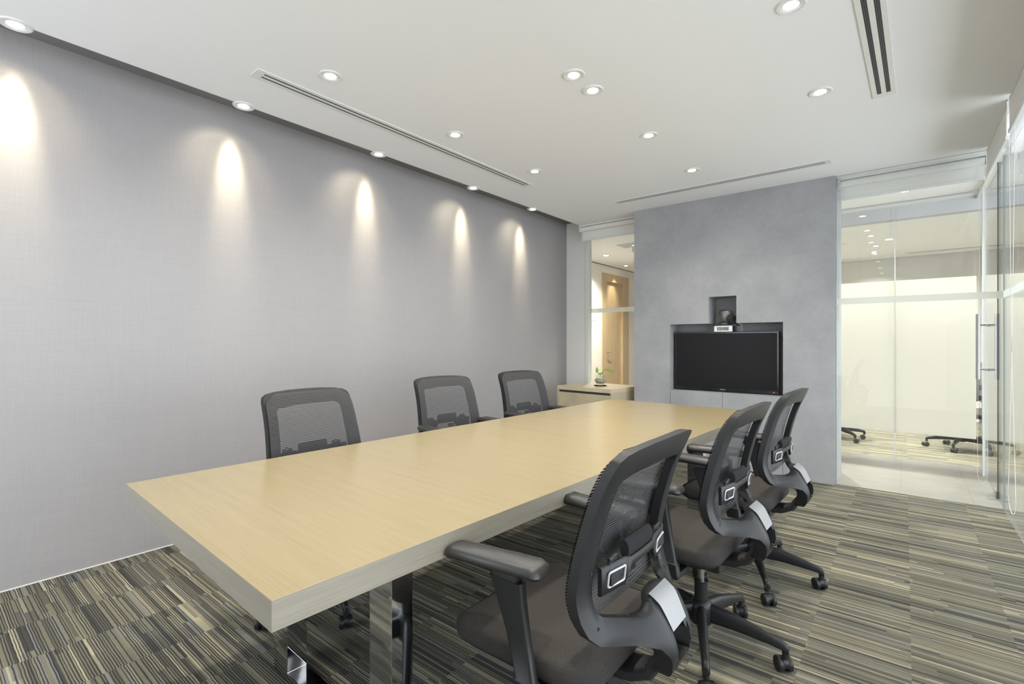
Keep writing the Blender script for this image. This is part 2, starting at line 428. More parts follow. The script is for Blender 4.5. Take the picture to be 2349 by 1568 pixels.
# ------------------------------------------------------------------ glass walls
def pane(x0, x1, y0, y1, z0, z1, parent, m=m_glass, name='glass_pane'):
    b = BM(); box(b, x0, x1, y0, y1, z0, z1); return obj(name, b, m, parent, smooth=False)
def stt(name):
    o = bpy.data.objects.new(name, None); COL.objects.link(o); o['kind'] = 'structure'; return o
HZ = 2.585
w1 = stt('window_1')                                        # left of the plaster block
pane(-3.239, GX0, YB + .05, YB + .062, 0, H, w1)
b = BM(); box(b, -3.285, -3.240, YB - .012, YB + .080, 0, H, .002); obj('window_frame', b, m_whitemetal, w1)
b = BM(); box(b, -3.243, GX0, YB + .046, YB + .049, 1.652, 1.709); obj('stripe', b, m_stripe, w1, smooth=False)
w2 = stt('window_2')                                        # right of the plaster block
pane(GX1 + .004, XR - .006, 5.229, 5.241, 0.004, H, w2)
b = BM(); box(b, GX1 + .004, XR - .006, 5.2235, 5.2265, 1.602, 1.656); obj('stripe', b, m_stripe, w2, smooth=False)
b = BM(); box(b, GX1, GX1 + .008, 5.22, 5.25, 0, H); obj('window_frame', b, m_edge, w2, smooth=False)
w4 = stt('window_4')                                        # long glass wall on the right
pane(XR, XR + .012, -1.6, 5.222, 0.004, H, w4)
b = BM(); box(b, XR - .0045, XR - .0015, -1.6, 5.222, 1.602, 1.656); obj('stripe', b, m_stripe, w4, smooth=False)
b = BM(); box(b, XR - .004, XR + .014, 5.224, 5.243, 0, HZ + .1, .002); obj('corner_joint', b, m_edge, w4)
w5 = stt('window_5')                                        # corridor partition in line with the right glass wall
pane(XR, XR + .012, 5.246, 5.532, .004, H, w5)
pane(XR, XR + .012, 6.44, 6.82, .004, H, w5)
pane(XR, XR + .012, 5.545, 6.42, 2.36, H, w5)
b = BM(); box(b, XR - .003, XR + .015, 5.530, 5.541, 0, H); obj('joint', b, m_groove, w5, smooth=False)
b = BM(); box(b, XR - .010, XR + .022, 6.425, 6.452, 0, H, .002); obj('post', b, m_whitemetal, w5)
b = BM(); box(b, XR - .02, XR + .03, 5.246, 6.83, H - .03, H, .002); obj('head_rail', b, m_whitemetal, w5)
# glass door between corridor and lobby
gd = thing('door_2', '', ''); del gd['label']; del gd['category']; gd['kind'] = 'structure'
pane(XR, XR + .012, 5.548, 6.418, .012, 2.35, gd, name='door_leaf')
b = BM()
for dx in (-.062, .074):
    cyl(b, (XR + dx, 6.18, .931), .0165, .595, 20)
for z in (1.022, 1.426):
    cyl(b, (XR - .062, 6.18, z), .0095, .136, 14, axis='x'); cyl(b, (XR - .012, 6.18, z), .0165, .036, 16, axis='x')
obj('handle', b, m_steel, gd)
b = BM(); box(b, XR - .012, XR + .024, 5.545, 5.70, .008, .062, .002); obj('patch_fitting', b, m_steel, gd)
b = BM(); box(b, XR - .06, XR + .072, 5.50, 5.62, 0.0, .005, .002); obj('floor_plate', b, m_steel, gd)
# partition to the far room with frosted film
w6 = stt('window_6')
pane(-3.16, XR, 6.824, 6.836, 0.004, 2.60, w6)
pane(XR, 3.1, 6.824, 6.836, 0.004, 2.60, w6)
b = BM(); box(b, -2.9, XR - .02, 6.815, 6.822, .285, 1.94); box(b, XR + .02, 3.1, 6.815, 6.822, .285, 1.94); obj('frosted_film', b, m_frost, w6, smooth=False)
b = BM(); box(b, -.090, -.080, 6.820, 6.840, 0, 2.60); obj('joint', b, m_whitemetal, w6, smooth=False)
b = BM(); box(b, -3.16, 3.1, 6.79, 6.90, 2.605, H); struct('wall_header', b, m_bulk, smooth=False)
b = BM(); box(b, -2.9, 3.1, 10.60, 10.69, H - .035, H, .003); struct('trim_2', b, m_whitemetal)

# ------------------------------------------------------------------ conference table
TA = R(-2.4); TO = Vector((-2.233, .519, 0)); TW, TL, TH, TT = 1.240, 3.560, .75, .066
tb = thing('conference_table', 'long pale wood conference table with thick top on chrome loop legs', 'table', TO, TA)
b = BM(); box(b, 0, TW, 0, TL, TH - TT, TH, .0012, seg=1)
for f in b.faces: f.material_index = 0 if f.normal.z > .9 else 1
b.normal_update()
for f in b.faces: f.material_index = 0 if f.normal.z > .7 else 1
obj('tabletop', b, [m_ttop, m_tedge], tb)
for v0, (u0, u1) in ((.405, (.30, 1.072)), (3.08, (.22, .99))):
    b = BM()
    box(b, u0, u0 + .112, v0, v0 + .075, .03, TH - TT, .0015); box(b, u1 - .112, u1, v0, v0 + .075, .03, TH - TT, .0015)
    box(b, u0, u1, v0, v0 + .075, 0, .0305, .0015); box(b, u0, u1, v0 + .005, v0 + .07, TH - TT - .012, TH - TT, .001)
    obj('leg', b, m_chrome, tb, smooth=False)

# ------------------------------------------------------------------ office chair (local: +Y = rear, origin on the floor under the gas lift)
PROF = [(.46, .20), (.56, .195), (.59, .178), (.61, .150), (.65, .126), (.70, .112), (.75, .116), (.84, .138), (.93, .168), (1.0, .200), (1.05, .226)]
STEM = [(.46, .228), (.475, .246), (.50, .262), (.54, .270), (.58, .262), (.64, .234), (.69, .202), (.75, .165)]
HW = .232
def surf(x, z):
    base = interp(PROF, z) + .016 * (1 - (x / HW) ** 2)
    st = interp(STEM, z)
    wgt = (1 - sstep(.055, .19, abs(x))) * (1 - sstep(.63, .71, z))
    return base * (1 - wgt) + st * wgt
OUT = [(0, 1.047), (.08, 1.046), (.15, 1.041), (.19, 1.033), (.209, 1.020), (.216, 1.0), (.219, .965), (.221, .93), (.224, .86), (.229, .78), (.232, .71), (.228, .66), (.219, .628), (.20, .608), (.17, .598), (.12, .590), (.085, .574), (.066, .545), (.056, .515), (.046, .49), (.03, .474), (0, .468)]
INN = [(0, .975), (.08, .973), (.138, .968), (.158, .960), (.165, .948), (.167, .91), (.170, .84), (.173, .79), (.175, .75), (.176, .71), (.175, .68), (.171, .662), (.158, .650), (.135, .645), (.105, .643), (.088, .645), (.073, .651), (.062, .660), (.052, .668), (.040, .672), (.028, .674), (.014, .675), (0, .675)]
ZM = [(.44, .424), (.47, .446), (.54, .520), (.60, .574), (.66, .634), (.75, .734), (.90, .902), (1.05, 1.05), (1.2, 1.2)]
def zm(z):
    for (a, va), (c, vc) in zip(ZM, ZM[1:]):
        if z <= c: return va + (vc - va) * (z - a) / (c - a)
HW = .255
OUT = [(x * 1.10, zm(z)) for x, z in OUT]; INN = [(x * 1.10 if x > .09 else x * 1.18, zm(z)) for x, z in INN]
PROF = [(zm(z), d) for z, d in PROF]; STEM = [(zm(z), d) for z, d in STEM]
def resample(pts, k, ws=None):
    d = [0]
    for a, c in zip(pts, pts[1:]): d.append(d[-1] + math.dist(a, c))
    out = []
    for i in range(k + 1):
        t = i / k * d[-1]; j = 0
        while j < len(d) - 2 and d[j + 1] < t: j += 1
        f = (t - d[j]) / max(d[j + 1] - d[j], 1e-9)
        out.append((pts[j][0] + (pts[j + 1][0] - pts[j][0]) * f, pts[j][1] + (pts[j + 1][1] - pts[j][1]) * f))
    return out
def dense(pts, sub=3):
    out = []
    for a, c in zip(pts, pts[1:]):
        for i in range(sub): t = i / sub; out.append((a[0] + (c[0] - a[0]) * t, a[1] + (c[1] - a[1]) * t))
    out.append(pts[-1]); return out
def backrest_frame_mesh():
    bm = BM(); oo = dense(OUT); ii = dense(INN); K = 8; cols = []
    full_o = oo + [(-x, z) for x, z in reversed(oo[1:-1])]; full_i = ii + [(-x, z) for x, z in reversed(ii[1:-1])]
    for (ox, oz), (ix, iz) in zip(full_o, full_i):
        col = []
        for k in range(K + 1):
            t = k / K; x = ox + (ix - ox) * t; z = oz + (iz - oz) * t
            crown = .006 * math.sin(math.pi * t)
            col.append((x, z, surf(x, z) + crown))
        cols.append(col)
    front, rear = [], []
    for c in cols:
        rear.append([bm.verts.new((x, y, z)) for x, z, y in c])
        th = []
        for k, (x, z, y) in enumerate(c):
            t = .026 + .020 * (1 - sstep(.51, .58, z))
            th.append(bm.verts.new((x, y - t - .006 * math.sin(math.pi * k / K), z)))
        front.append(th)
    N = len(cols)
    def hole(i, k):
        j = (i + 1) % N
        xs = (cols[i][k][0] + cols[j][k][0] + cols[i][k + 1][0] + cols[j][k + 1][0]) / 4; zs = (cols[i][k][1] + cols[j][k][1] + cols[i][k + 1][1] + cols[j][k + 1][1]) / 4
        return abs(xs) < .043 and .492 < zs < .568
    for i in range(N):
        j = (i + 1) % N
        for k in range(K):
            if hole(i, k): continue
            bm.faces.new((rear[i][k], rear[j][k], rear[j][k + 1], rear[i][k + 1]))
            bm.faces.new((front[i][k + 1], front[j][k + 1], front[j][k], front[i][k]))
        bm.faces.new((front[i][0], front[j][0], rear[j][0], rear[i][0]))
        bm.faces.new((rear[i][K], rear[j][K], front[j][K], front[i][K]))
    # close the walls of the small opening
    bm.edges.ensure_lookup_table()
    rset = {v: (i, k) for i, c in enumerate(rear) for k, v in enumerate(c)}
    for e in [e for e in bm.edges if e.is_boundary and e.verts[0] in rset and e.verts[1] in rset]:
        (i, k), (j, l) = rset[e.verts[0]], rset[e.verts[1]]
        bm.faces.new((e.verts[0], e.verts[1], front[j][l], front[i][k]))
    bmesh.ops.recalc_face_normals(bm, faces=bm.faces)
    return bm
def patch(xf, z0, z1, off, nx, nz, thick=0.0, zc=None):
    """sheet that follows the backrest; xf(z) = (x0, x1)"""
    bm = BM(); g = []
    for j in range(nz + 1):
        z = z0 + (z1 - z0) * j / nz; x0, x1 = xf(z)
        row = []
        for i in range(nx + 1):
            x = x0 + (x1 - x0) * i / nx; zz = z + (zc(x) if zc else 0)
            row.append(bm.verts.new((x, surf(x, zz) + off, zz)))
        g.append(row)
    for j in range(nz):
        for i in range(nx): bm.faces.new((g[j][i], g[j][i + 1], g[j + 1][i + 1], g[j + 1][i]))
    if thick:
        bmesh.ops.solidify(bm, geom=bm.faces[:], thickness=thick)
    bmesh.ops.recalc_face_normals(bm, faces=bm.faces)
    return bm
HWT = sorted([(z, x) for x, z in OUT if z > .60 and x > .165])
def hw(z): return interp(HWT, z) - .006
def base_y(x, z): return interp(PROF, z) + .016 * (1 - (x / HW) ** 2)
def make_chair(label, group):
    t = thing('office_chair', label, 'chair', (0, 0, 0), 0, group)
    # --- backrest with its sub-parts
    bf = obj('backrest', backrest_frame_mesh(), m_frameb, t, ang=50)
    bm = BM(); g = []
    nz, nx = 40, 18
    for j in range(nz + 1):
        z = .610 + (1.036 - .610) * j / nz; h = hw(min(z, 1.03))
        if z > .99: h = .231 - 8 * max(z - .99, 0) ** 1.6
        z -= .0
        row = []
        for i in range(nx + 1):
            x = -h + 2 * h * i / nx
            row.append(bm.verts.new((x, base_y(x, z) - .0345 - .004 * (1 - (x / HW) ** 2), z)))
        g.append(row)
    for j in range(nz):
        for i in range(nx): bm.faces.new((g[j][i], g[j][i + 1], g[j + 1][i + 1], g[j + 1][i]))
    mp = obj('mesh_panel', bm, m_mesh, bf)
    sp = patch(lambda z: (-.054 + .12 * (.66 - z), .054 - .12 * (.66 - z)), .575, .654, .0085, 10, 10, .004)
    o = obj('silver_plate', sp, m_silver, bf); o['label'] = 'satin silver plate'
    # lumbar support bar
    bm = BM(); n_ = 28; z0b, rings = .722, []
    for i in range(n_ + 1):
        x = -.190 + .380 * i / n_; ax = abs(x) / .190
        hh = .011 + .023 * sstep(.36, .48, ax); zc = .730 - .016 * sstep(.36, .48, ax)
        y = base_y(x, zc) + .018 + .012 * (1 - ax ** 2)
        rings.append([(x, y - .006, zc - hh), (x, y - .006, zc + hh), (x, y + .001, zc + hh + .001), (x, y + .005, zc + hh - .003), (x, y + .005, zc - hh + .003), (x, y + .001, zc - hh - .001)])
    loft(bm, rings)
    lb = obj('lumbar_bar', bm, m_frameb, bf, ang=50)
    # silver window frames at both ends
    for s in (-1, 1):
        bm = BM(); pts = []
        for (px, pz) in rrect(0, 0, .034, .0185, .006, 4):
            x = s * .134 + px; z = .714 + pz; pts.append((x, base_y(x, z) + .024 + .012 * (1 - (x / .190) ** 2), z))
        pts.append(pts[0]); pts.append(pts[1])
        tube(bm, pts, .0030, 8, up=Vector((0, 1, 0)))
        o = obj('silver_trim', bm, m_silver, bf); o['label'] = 'thin silver window frame on the lumbar bar'
    for s in (-1, 1):
        bm = BM()
        for (px, pz) in [(0, 0)]:
            x = s * .134; y = base_y(x, .714) + .0235 + .012 * (1 - (x / .190) ** 2)
            box(bm, x - .030, x + .030, y - .001, y + .0012, .714 - .015, .714 + .015, M=None)
        obj('bar_opening', bm, m_darkp, bf, smooth=False)
    bm = BM()
    for k in range(6):
        x = .012 + k * .0085; y = base_y(x, .71) + .016
        box(bm, x, x + .0035, y - .002, y + .004, .692, .712)
    obj('bar_teeth', bm, m_darkp, bf, smooth=False)
    # foam roll and hook above the bar
    bm = BM(); rings = []
    for i in range(13):
        x = -.075 + .15 * i / 12; f = .9 if i in (0, 12) else 1
        y = base_y(x, .753) + .012
        rings.append([(x, y + .014 * f * math.cos(a) * 1.0, .758 + .026 * f * math.sin(a)) for a in [2 * math.pi * k / 12 for k in range(12)]])
    loft(bm, rings); obj('lumbar_pad', bm, m_foam, bf)
    for s in (-1, 1):
        bm = BM(); xs = s * .135
        tube(bm, [(xs - .026, base_y(xs, .755) + .012, .740), (xs - .022, base_y(xs, .765) + .014, .760), (xs, base_y(xs, .775) + .016, .768), (xs + .022, base_y(xs, .765) + .014, .760), (xs + .026, base_y(xs, .755) + .012, .740)], .004, 8)
        y = base_y(xs, .765) + .010; box(bm, xs - .022, xs + .022, y - .003, y + .004, .736, .762, .003)
        obj('lumbar_hook', bm, m_frameb, bf)
    for s in (-1, 1):
        for (x, z) in ((.212, 0.7400), (.205, .610)):
            bm = BM(); y = surf(s * x, z); cyl(bm, (s * x, y + .0035, z), .0048, .003, 12, axis='y'); obj('screw_hole', bm, m_darkp, bf)
    # --- seat
    bm = BM(); rings = []
    def seat_ring(z, ins, drop=0, cy_=0):
        pts = []
        for (x, y) in rrect(0, -.10, .245 - ins, .235 - ins, .075 - ins * .3, 6):
            tz = z
            if y < -.22: tz -= drop * ((-.22 - y) / .11) ** 2
            if y > .04: tz -= drop * .15 * ((y - .04) / .1) ** 2
            x *= 1 - .05 * sstep(-.1, .13, y)
            pts.append((x, y, tz))
        return pts
    for z, ins, dr in ((.425, .022, 0), (.430, .006, .002), (.445, .0, .006), (.474, .0, .014), (.482, .0025, .017), (.488, .009, .020), (.490, .020, .021), (.4925, .060, .020), (.493, .14, .01)):
        rings.append(seat_ring(z, ins, dr))
    loft(bm, rings); st = obj('seat', bm, m_seat, t, ang=60)
    bm = BM(); loft(bm, [seat_ring(.408, .045), seat_ring(.414, .022), seat_ring(.428, .010)]); obj('seat_shell', bm, m_darkp, t, ang=50)
    # --- mechanism
    bm = BM(); box(bm, -.075, .075, -.12, .10, .352, .412, .012); box(bm, -.18, .18, -.05, .01, .398, .412, .003)
    tube(bm, [(0, .06, .392), (0, .14, .400), (0, .19, .420), (0, .225, .480)], [(.05, .022), (.045, .022), (.042, .018), (.036, .014)], 14, sq=.6)
    me_ = obj('tilt_mechanism', bm, m_darkp, t)
    bm = BM(); tube(bm, [(.05, -.03, .385), (.16, -.03, .388), (.255, -.02, .380)], .0045, 8); box(bm, .245, .30, -.036, -.006, .372, .384, .004); obj('lever', bm, m_black, t); bm = BM()
    tube(bm, [(-.05, .02, .385), (-.17, .03, .388), (-.24, .05, .384)], .0045, 8); box(bm, -.28, -.235, .035, .068, .377, .389, .004); obj('lever', bm, m_black, t)
    bm = BM(); cyl(bm, (0, 0, .175), .0265, .095, 24); cyl(bm, (0, 0, .266), .029, .006, 24); gl = obj('gas_lift', bm, m_black, t)
    bm = BM(); cyl(bm, (0, 0, .270), .0135, .09, 20); o = obj('chrome_rod', bm, m_tube, gl); o['label'] = 'chrome piston rod'
    # --- base: hub, five legs with casters
    bm = BM(); lathe(bm, [(.001, .095), (.040, .095), (.048, .110), (.047, .165), (.040, .182), (.030, .190), (.027, .192), (.001, .192)], 30); obj('hub', bm, m_black, t)
    for k in range(5):
        ph = R(72 * k + 90)
        dr = Vector((math.cos(ph), math.sin(ph), 0)); sd = Vector((-dr.y, dr.x, 0))
        bm = BM(); rings = []
        for (r, zt, zb, wd) in ((.030, .180, .105, .022), (.06, .178, .104, .0235), (.13, .168, .104, .020), (.20, .150, .098, .0175), (.265, .131, .092, .0155), (.300, .121, .087, .0150), (.316, .114, .078, .0150), (.324, .104, .074, .0140)):
            c = dr * r; hz_ = (zt - zb) / 2; ring = []
            for q in range(12):
                a = 2 * math.pi * q / 12 + math.pi / 12; cc, ss = math.cos(a), math.sin(a)
                cc = math.copysign(abs(cc) ** .65, cc); ss = math.copysign(abs(ss) ** .65, ss)
                ring.append(c + sd * wd * cc * (1 - .18 * (ss > 0)) + Vector((0, 0, (zt + zb) / 2 + hz_ * ss)))
            rings.append(ring)
        loft(bm, rings)
        cyl(bm, dr * .313 + Vector((0, 0, .062)), .0125, .04, 14)
        lg = obj('leg', bm, m_black, t, ang=45)
        # caster: two wheels, hood and fork
        bm = BM(); ca = ph + R([35, -50, 80, 20, -75][k]); ax = Vector((math.cos(ca), math.sin(ca), 0)); fw = Vector((-ax.y, ax.x, 0))
        c0 = dr * .313 + fw * .016 + Vector((0, 0, .0285)); Mx = Matrix.Translation(c0) @ Matrix.Rotation(ca, 4, 'Z')
        for s in (-1, 1):
            prof = [(.0, .011), (.0225, .011), (.0245, .0085), (.0275, .0085), (.0285, .006), (.0285, -.006), (.026, -.009), (0, -.009)]
            rings = []
            for (r_, h_) in prof:
                rings.append([Mx @ Vector((s * (.0175 + h_), max(r_, 1e-4) * math.cos(a), max(r_, 1e-4) * math.sin(a))) for a in [2 * math.pi * q / 26 for q in range(26)]])
            loft(bm, rings, cap=False)
        rings = []
        for (r_, h_) in ((.0, -.010), (.024, -.010), (.024, .010), (0, .010)):
            rings.append([Mx @ Vector((h_, max(r_, 1e-4) * math.cos(a) - .003, max(r_, 1e-4) * math.sin(a) + .006)) for a in [2 * math.pi * q / 20 for q in range(20)]])
        loft(bm, rings, cap=False)
        bmesh.ops.recalc_face_normals(bm, faces=bm.faces)
        obj('caster', bm, m_black, lg, ang=40)
    # --- armrests
    for s in (-1, 1):
        bm = BM()
        rings = []
        for (z, yc, hy, hx, xo) in ((.400, -.020, .034, .016, .262), (.448, -.026, .034, .0175, .264), (.452, -.026, .030, .0140, .264), (.56, -.050, .034, .0140, .266), (.645, -.072, .044, .0150, .268), (.690, -.084, .052, .016, .268)):
            rings.append([(s * xo + px, yc + py, z) for (px, py) in rrect(0, 0, hx, hy, .010, 3)])
        loft(bm, rings)
        box(bm, min(s * .15, s * .275), max(s * .15, s * .275), -.048, .010, .388, .410, .006)
        ar = obj('armrest', bm, m_black, t, ang=45)
        bm = BM(); rings = []
        box(bm, min(s * .252, s * .284), max(s * .252, s * .284), -.125, -.045, .640, .672, .008)
        for (z, ins) in ((.668, .016), (.673, .006), (.682, .0), (.692, .003), (.700, .011), (.7025, .017)):
            rg = []
            for (px, py) in rrect(0, -.125, .044 - ins, .150 - ins, .026 - ins * .5, 5):
                px *= 1 + .10 * sstep(-.25, .0, py) - .10
                zz = z - .010 * sstep(-.20, -.275, py) - .006 * sstep(-.03, .025, py)
                ta = s * R(7); qx, qy = px, py + .08
                rg.append((s * .264 + qx * math.cos(ta) - qy * math.sin(ta), -.08 + qx * math.sin(ta) + qy * math.cos(ta), zz))
            rings.append(rg)
        loft(bm, rings); obj('arm_pad', bm, m_arm, ar, ang=50)
    for ch in t.children:
        nm = ch.name.split('.')[0]
        if nm in ('backrest', 'armrest'): ch.location.z = -.020
        if nm in ('seat', 'seat_shell', 'tilt_mechanism', 'lever'): ch.location.z = -.006
    return t
CH_R = [  # x, y, heading of the rear side, swivel of the star base, label
    (-.708, 1.238, -90 + 0, 0, 'black mesh office chair nearest the camera, its silver back plate largest in view'),
    (-.670, 2.110, -90 - 2, 4.6, 'middle black mesh chair on the door side, between nearest and farthest chairs of that row'),
    (-.645, 2.920, -90 - 3, 8, 'black mesh chair closest to the grey plaster wall and television'),
]
CH_L = [
    (-2.225, 1.330, 90 + 2, 15.7, 'black mesh chair on the wallpapered side, nearest to the camera end of table'),
    (-2.385, 2.400, 90 - 8, 0, 'middle black mesh chair along the wallpapered wall side of table'),
    (-2.350, 3.250, 90 - 9, 0, 'black mesh chair on the wallpapered side, closest to the low wooden cabinet'),
]
CH_F = [(-.70, 7.75, 150, 0, 'left of two office chairs behind frosted glass, its base showing beside the plaster block'),
        (.52, 7.85, 20, 0, 'right of two office chairs behind frosted glass, its star base showing beside the glass door')]
proto = make_chair('', 'black mesh office chairs')
allch = CH_R + CH_L + CH_F
for i, (x, y, a, sw_, lab) in enumerate(allch):
    o = proto if i == 0 else copy_tree(proto)
    o.location = (x, y, 0); o.rotation_euler = (0, 0, R(a)); o['label'] = lab
    for ch in o.children:
        if ch.name.split('.')[0] == 'leg': ch.rotation_euler.z = R(sw_)
        if ch.name.split('.')[0] == 'armrest': ch.children[0].location = (0, .055 if i in (4, 5) else 0, -.011 if i == 3 else .046)
    o['group'] = 'office chairs in the far room' if i >= 6 else 'black mesh office chairs around the table'

# ------------------------------------------------------------------ television, clock, conference camera
tv = thing('television', 'flat black television filling the niche in the grey wall', 'television', (-1.448, 5.30, .762))
b = BM(); box(b, -.507, .507, -.03, .045, 0, .612, .006); box(b, -.30, .30, .045, .125, .1, .5, .01)
obj('body', b, m_bezel, tv)
b = BM(); box(b, -.490, .490, -.0325, -.0295, .038, .597, .001); obj('screen', b, m_screen, tv)
text('logo', 'PHILIPS', .016, m_logo, tv, (-.01, -.0308, .021), (R(90), 0, 0))
b = BM(); cyl(b, (.462, -.031, .020), .0045, -.002, 12, axis='y'); bmesh.ops.recalc_face_normals(b, faces=b.faces); obj('power_light', b, m_led, tv)
ck = thing('desk_clock', 'white digital clock box on top edge of the television', 'clock', (-1.445, 5.255, 1.3745), R(-2))
b = BM(); box(b, -.085, .085, .0, .105, 0, .056, .004); obj('body', b, m_black, ck)
b = BM(); box(b, -.088, .088, -.014, .004, 0, .060, .003); o = obj('face', b, m_clockw, ck); o['label'] = 'white front'
b = BM(); box(b, -.060, .055, -.0155, -.013, .012, .049, .001); obj('display', b, m_lcd, ck)
text('digits', '12:4', .042, m_digit, ck, (-.022, -.0160, .030), (R(90), 0, 0), .0002)
b = BM(); [box(b, x, x + .006, -.0162, -.0154, .014, .047) for x in (.020, .034, .047)]; obj('side_bars', b, m_digit, ck, smooth=False)
cm = thing('conference_camera', 'dark grey swivelling conference camera standing on the digital clock', 'camera', (-1.425, 5.305, 1.4345))
b = BM()
loft(b, [[(x, y, 0) for x, y in rrect(0, 0, .098, .055, .012)], [(x, y, .006) for x, y in rrect(0, 0, .098, .055, .012)], [(x, y, .030) for x, y in rrect(0, .004, .064, .040, .012)], [(x, y, .036) for x, y in rrect(0, .004, .05, .034, .012)]])
obj('base', b, m_camd, cm)
text('logo', 'Polycom', .012, m_logo, cm, (-.005, -.0505, .019), (R(62), 0, 0), .0003)
cm.scale = (1.16, 1.16, 1.2)
b = BM()
lathe(b, [(.001, .034), (.036, .034), (.047, .050), (.053, .075), (.053, .095), (.050, .118), (.044, .126), (.001, .128)], 32, fn=lambda r, z, a: (r * (1 if abs(math.cos(a)) > .2 else .92), z))
obj('head', b, m_camg, cm)
b = BM(); dv = Vector((.62, -.62, -.34)).normalized(); c0 = Vector((-.002, 0, .088))
tube(b, [c0 - dv * .085, c0 - dv * .080, c0 + dv * .066, c0 + dv * .070], [.026, .030, .031, .031], 28)
ln = obj('lens_tube', b, m_camg, cm)
b = BM(); tube(b, [c0 + dv * .066, c0 + dv * .068, c0 + dv * .096, c0 + dv * .100], [.032, .035, .035, .031], 28); obj('lens_cap', b, m_camd, ln); b = BM(); tube(b, [c0 - dv * .0855, c0 - dv * .092], [.027, .024], 28)
obj('rear_cap', b, m_camd, ln)

# ------------------------------------------------------------------ low cabinet with plant
cb = thing('low_cabinet', 'low pale wood cabinet in the corner by the narrow window', 'cabinet', (-2.516, 4.893, 0), R(-5))
CW, CD, CHT = .760, .640, .748
b = BM(); box(b, -CW, 0, 0, CD, CHT - .046, CHT, .0015); o = obj('top', b, m_cabtop, cb); 
b = BM(); box(b, -CW + .002, -.002, .018, CD - .01, .06, CHT - .047, .001); box(b, -.020, -.001, .0, CD - .12, .06, CHT - .047, .001); box(b, -CW, -CW + .02, .0, CD - .12, .06, CHT - .047, .001)
box(b, -CW + .03, -.03, .04, CD - .06, 0, .06); obj('body', b, m_cab, cb)
b = BM(); box(b, -CW + .0215, -.0215, .0165, .020, CHT - .072, CHT - .047); obj('finger_groove', b, m_groove, cb, smooth=False)
b = BM(); box(b, -CW + .022, -.022, -.001, .018, .5, CHT - .074, .002); obj('drawer', b, m_cab, cb)
for x0, x1 in ((-CW + .022, -CW / 2 - .0015), (-CW / 2 + .0015, -.022)):
    b = BM(); box(b, x0, x1, -.001, .018, .065, .497, .002); obj('door', b, m_cab, cb)
VP = (-2.835, 5.225)
co = BM(); box(co, -.068, .068, -.068, .068, 0, .006, .002)
co = obj('coaster', co, m_coast); co.location = (*VP, CHT + .0005); co.rotation_euler = (0, 0, R(38)); tag(co, 'square black coaster under the glass bowl on cabinet', 'coaster')
va = thing('plant_vase', 'round glass bowl of pebbles with green leaves on the low cabinet', 'plant', (VP[0], VP[1], CHT + .0068))
def flute(r, z, a):
    k = sstep(.062, .085, z); return r * (1 + .10 * k * math.cos(7 * a)), z + .004 * k * math.cos(7 * a)
b = BM(); lathe(b, [(.001, .0), (.030, .0), (.033, .004), (.030, .009), (.040, .016), (.053, .030), (.057, .043), (.052, .056), (.041, .066), (.036, .072), (.040, .082), (.047, .090), (.045, .090), (.038, .082), (.034, .072), (.039, .064), (.050, .054), (.0545, .043), (.050, .031), (.038, .019), (.001, .012)], 42, fn=flute)
obj('bowl', b, m_vase, va)
b = BM()
for i in range(150):
    a = random.uniform(0, 6.283); z = random.uniform(.020, .060); rm = interp([(.018, .034), (.03, .046), (.043, .0505), (.056, .045), (.064, .036)], z)
    r_ = rm * math.sqrt(random.uniform(.55, 1)) - .003
    s = random.uniform(.0035, .0062)
    M_ = Matrix.Translation((r_ * math.cos(a), r_ * math.sin(a), z)) @ Matrix.Rotation(random.uniform(0, 3), 4, 'Z') @ Matrix.Diagonal((s * 1.25, s, s * .75, 1))
    bmesh.ops.create_icosphere(b, subdivisions=1, radius=1, matrix=M_)
lathe(b, [(.001, .014), (.034, .020), (.044, .032), (.046, .044), (.040, .056), (.034, .062), (.001, .063)], 24)
o = obj('pebbles', b, m_pebble, va, ang=80); o['kind'] = 'stuff'
RT = Vector((math.cos(R(38.7)), math.sin(R(38.7)), 0)); FWV = Vector((-math.sin(R(38.7)), math.cos(R(38.7)), 0))
def leaf(bm, base, tip, width, nrm, bend):
    base, tip = Vector(base), Vector(tip); d = tip - base; s = d.cross(Vector(nrm)).normalized(); n_ = 12; rows = []
    up = s.cross(d).normalized()
    for i in range(n_ + 1):
        t = i / n_; wd = width * (math.sin(math.pi * min(t * 1.06, 1) ** .75) ** .8) * (1 - .25 * t) if 0 < t < 1 else .0004
        c = base + d * t + up * bend * math.sin(math.pi * t)
        rows.append([bm.verts.new(c - s * wd + up * wd * .25), bm.verts.new(c), bm.verts.new(c + s * wd + up * wd * .25)])
    for a, c in zip(rows, rows[1:]):
        for k in range(2): bm.faces.new((a[k], a[k + 1], c[k + 1], c[k]))
def P(r_, z, f=0): v_ = RT * r_ + FWV * f; return (v_.x, v_.y, z)
b = BM()
tube(b, [P(.0, .05), P(-.002, .075), P(.004, .100), P(.012, .118)], .0022, 8); tube(b, [P(.0, .085), P(-.020, .100), P(-.030, .115)], .0018, 8); tube(b, [P(.012, .118), P(.025, .128), P(.035, .138)], .0018, 8)
st_ = obj('stem', b, m_leaf, va)
for (bs, tp, wd, nr, be) in ((P(-.032, .112), P(-.034, .172), .015, (-FWV), .004), (P(-.022, .106), P(.028, .122), .015, Vector((0, 0, 1)) - FWV * .8, -.016), (P(.022, .128), P(.085, .138, .02), .012, Vector((0, 0, 1)) - FWV * .5, .010), (P(.040, .142), P(.128, .092), .014, Vector((0, 0, 1)) - FWV, .020)):
    b = BM(); leaf(b, bs, tp, wd, nr, be); obj('leaf', b, m_leaf, va, ang=80)
va.scale = (1.3, 1.3, 1.3)

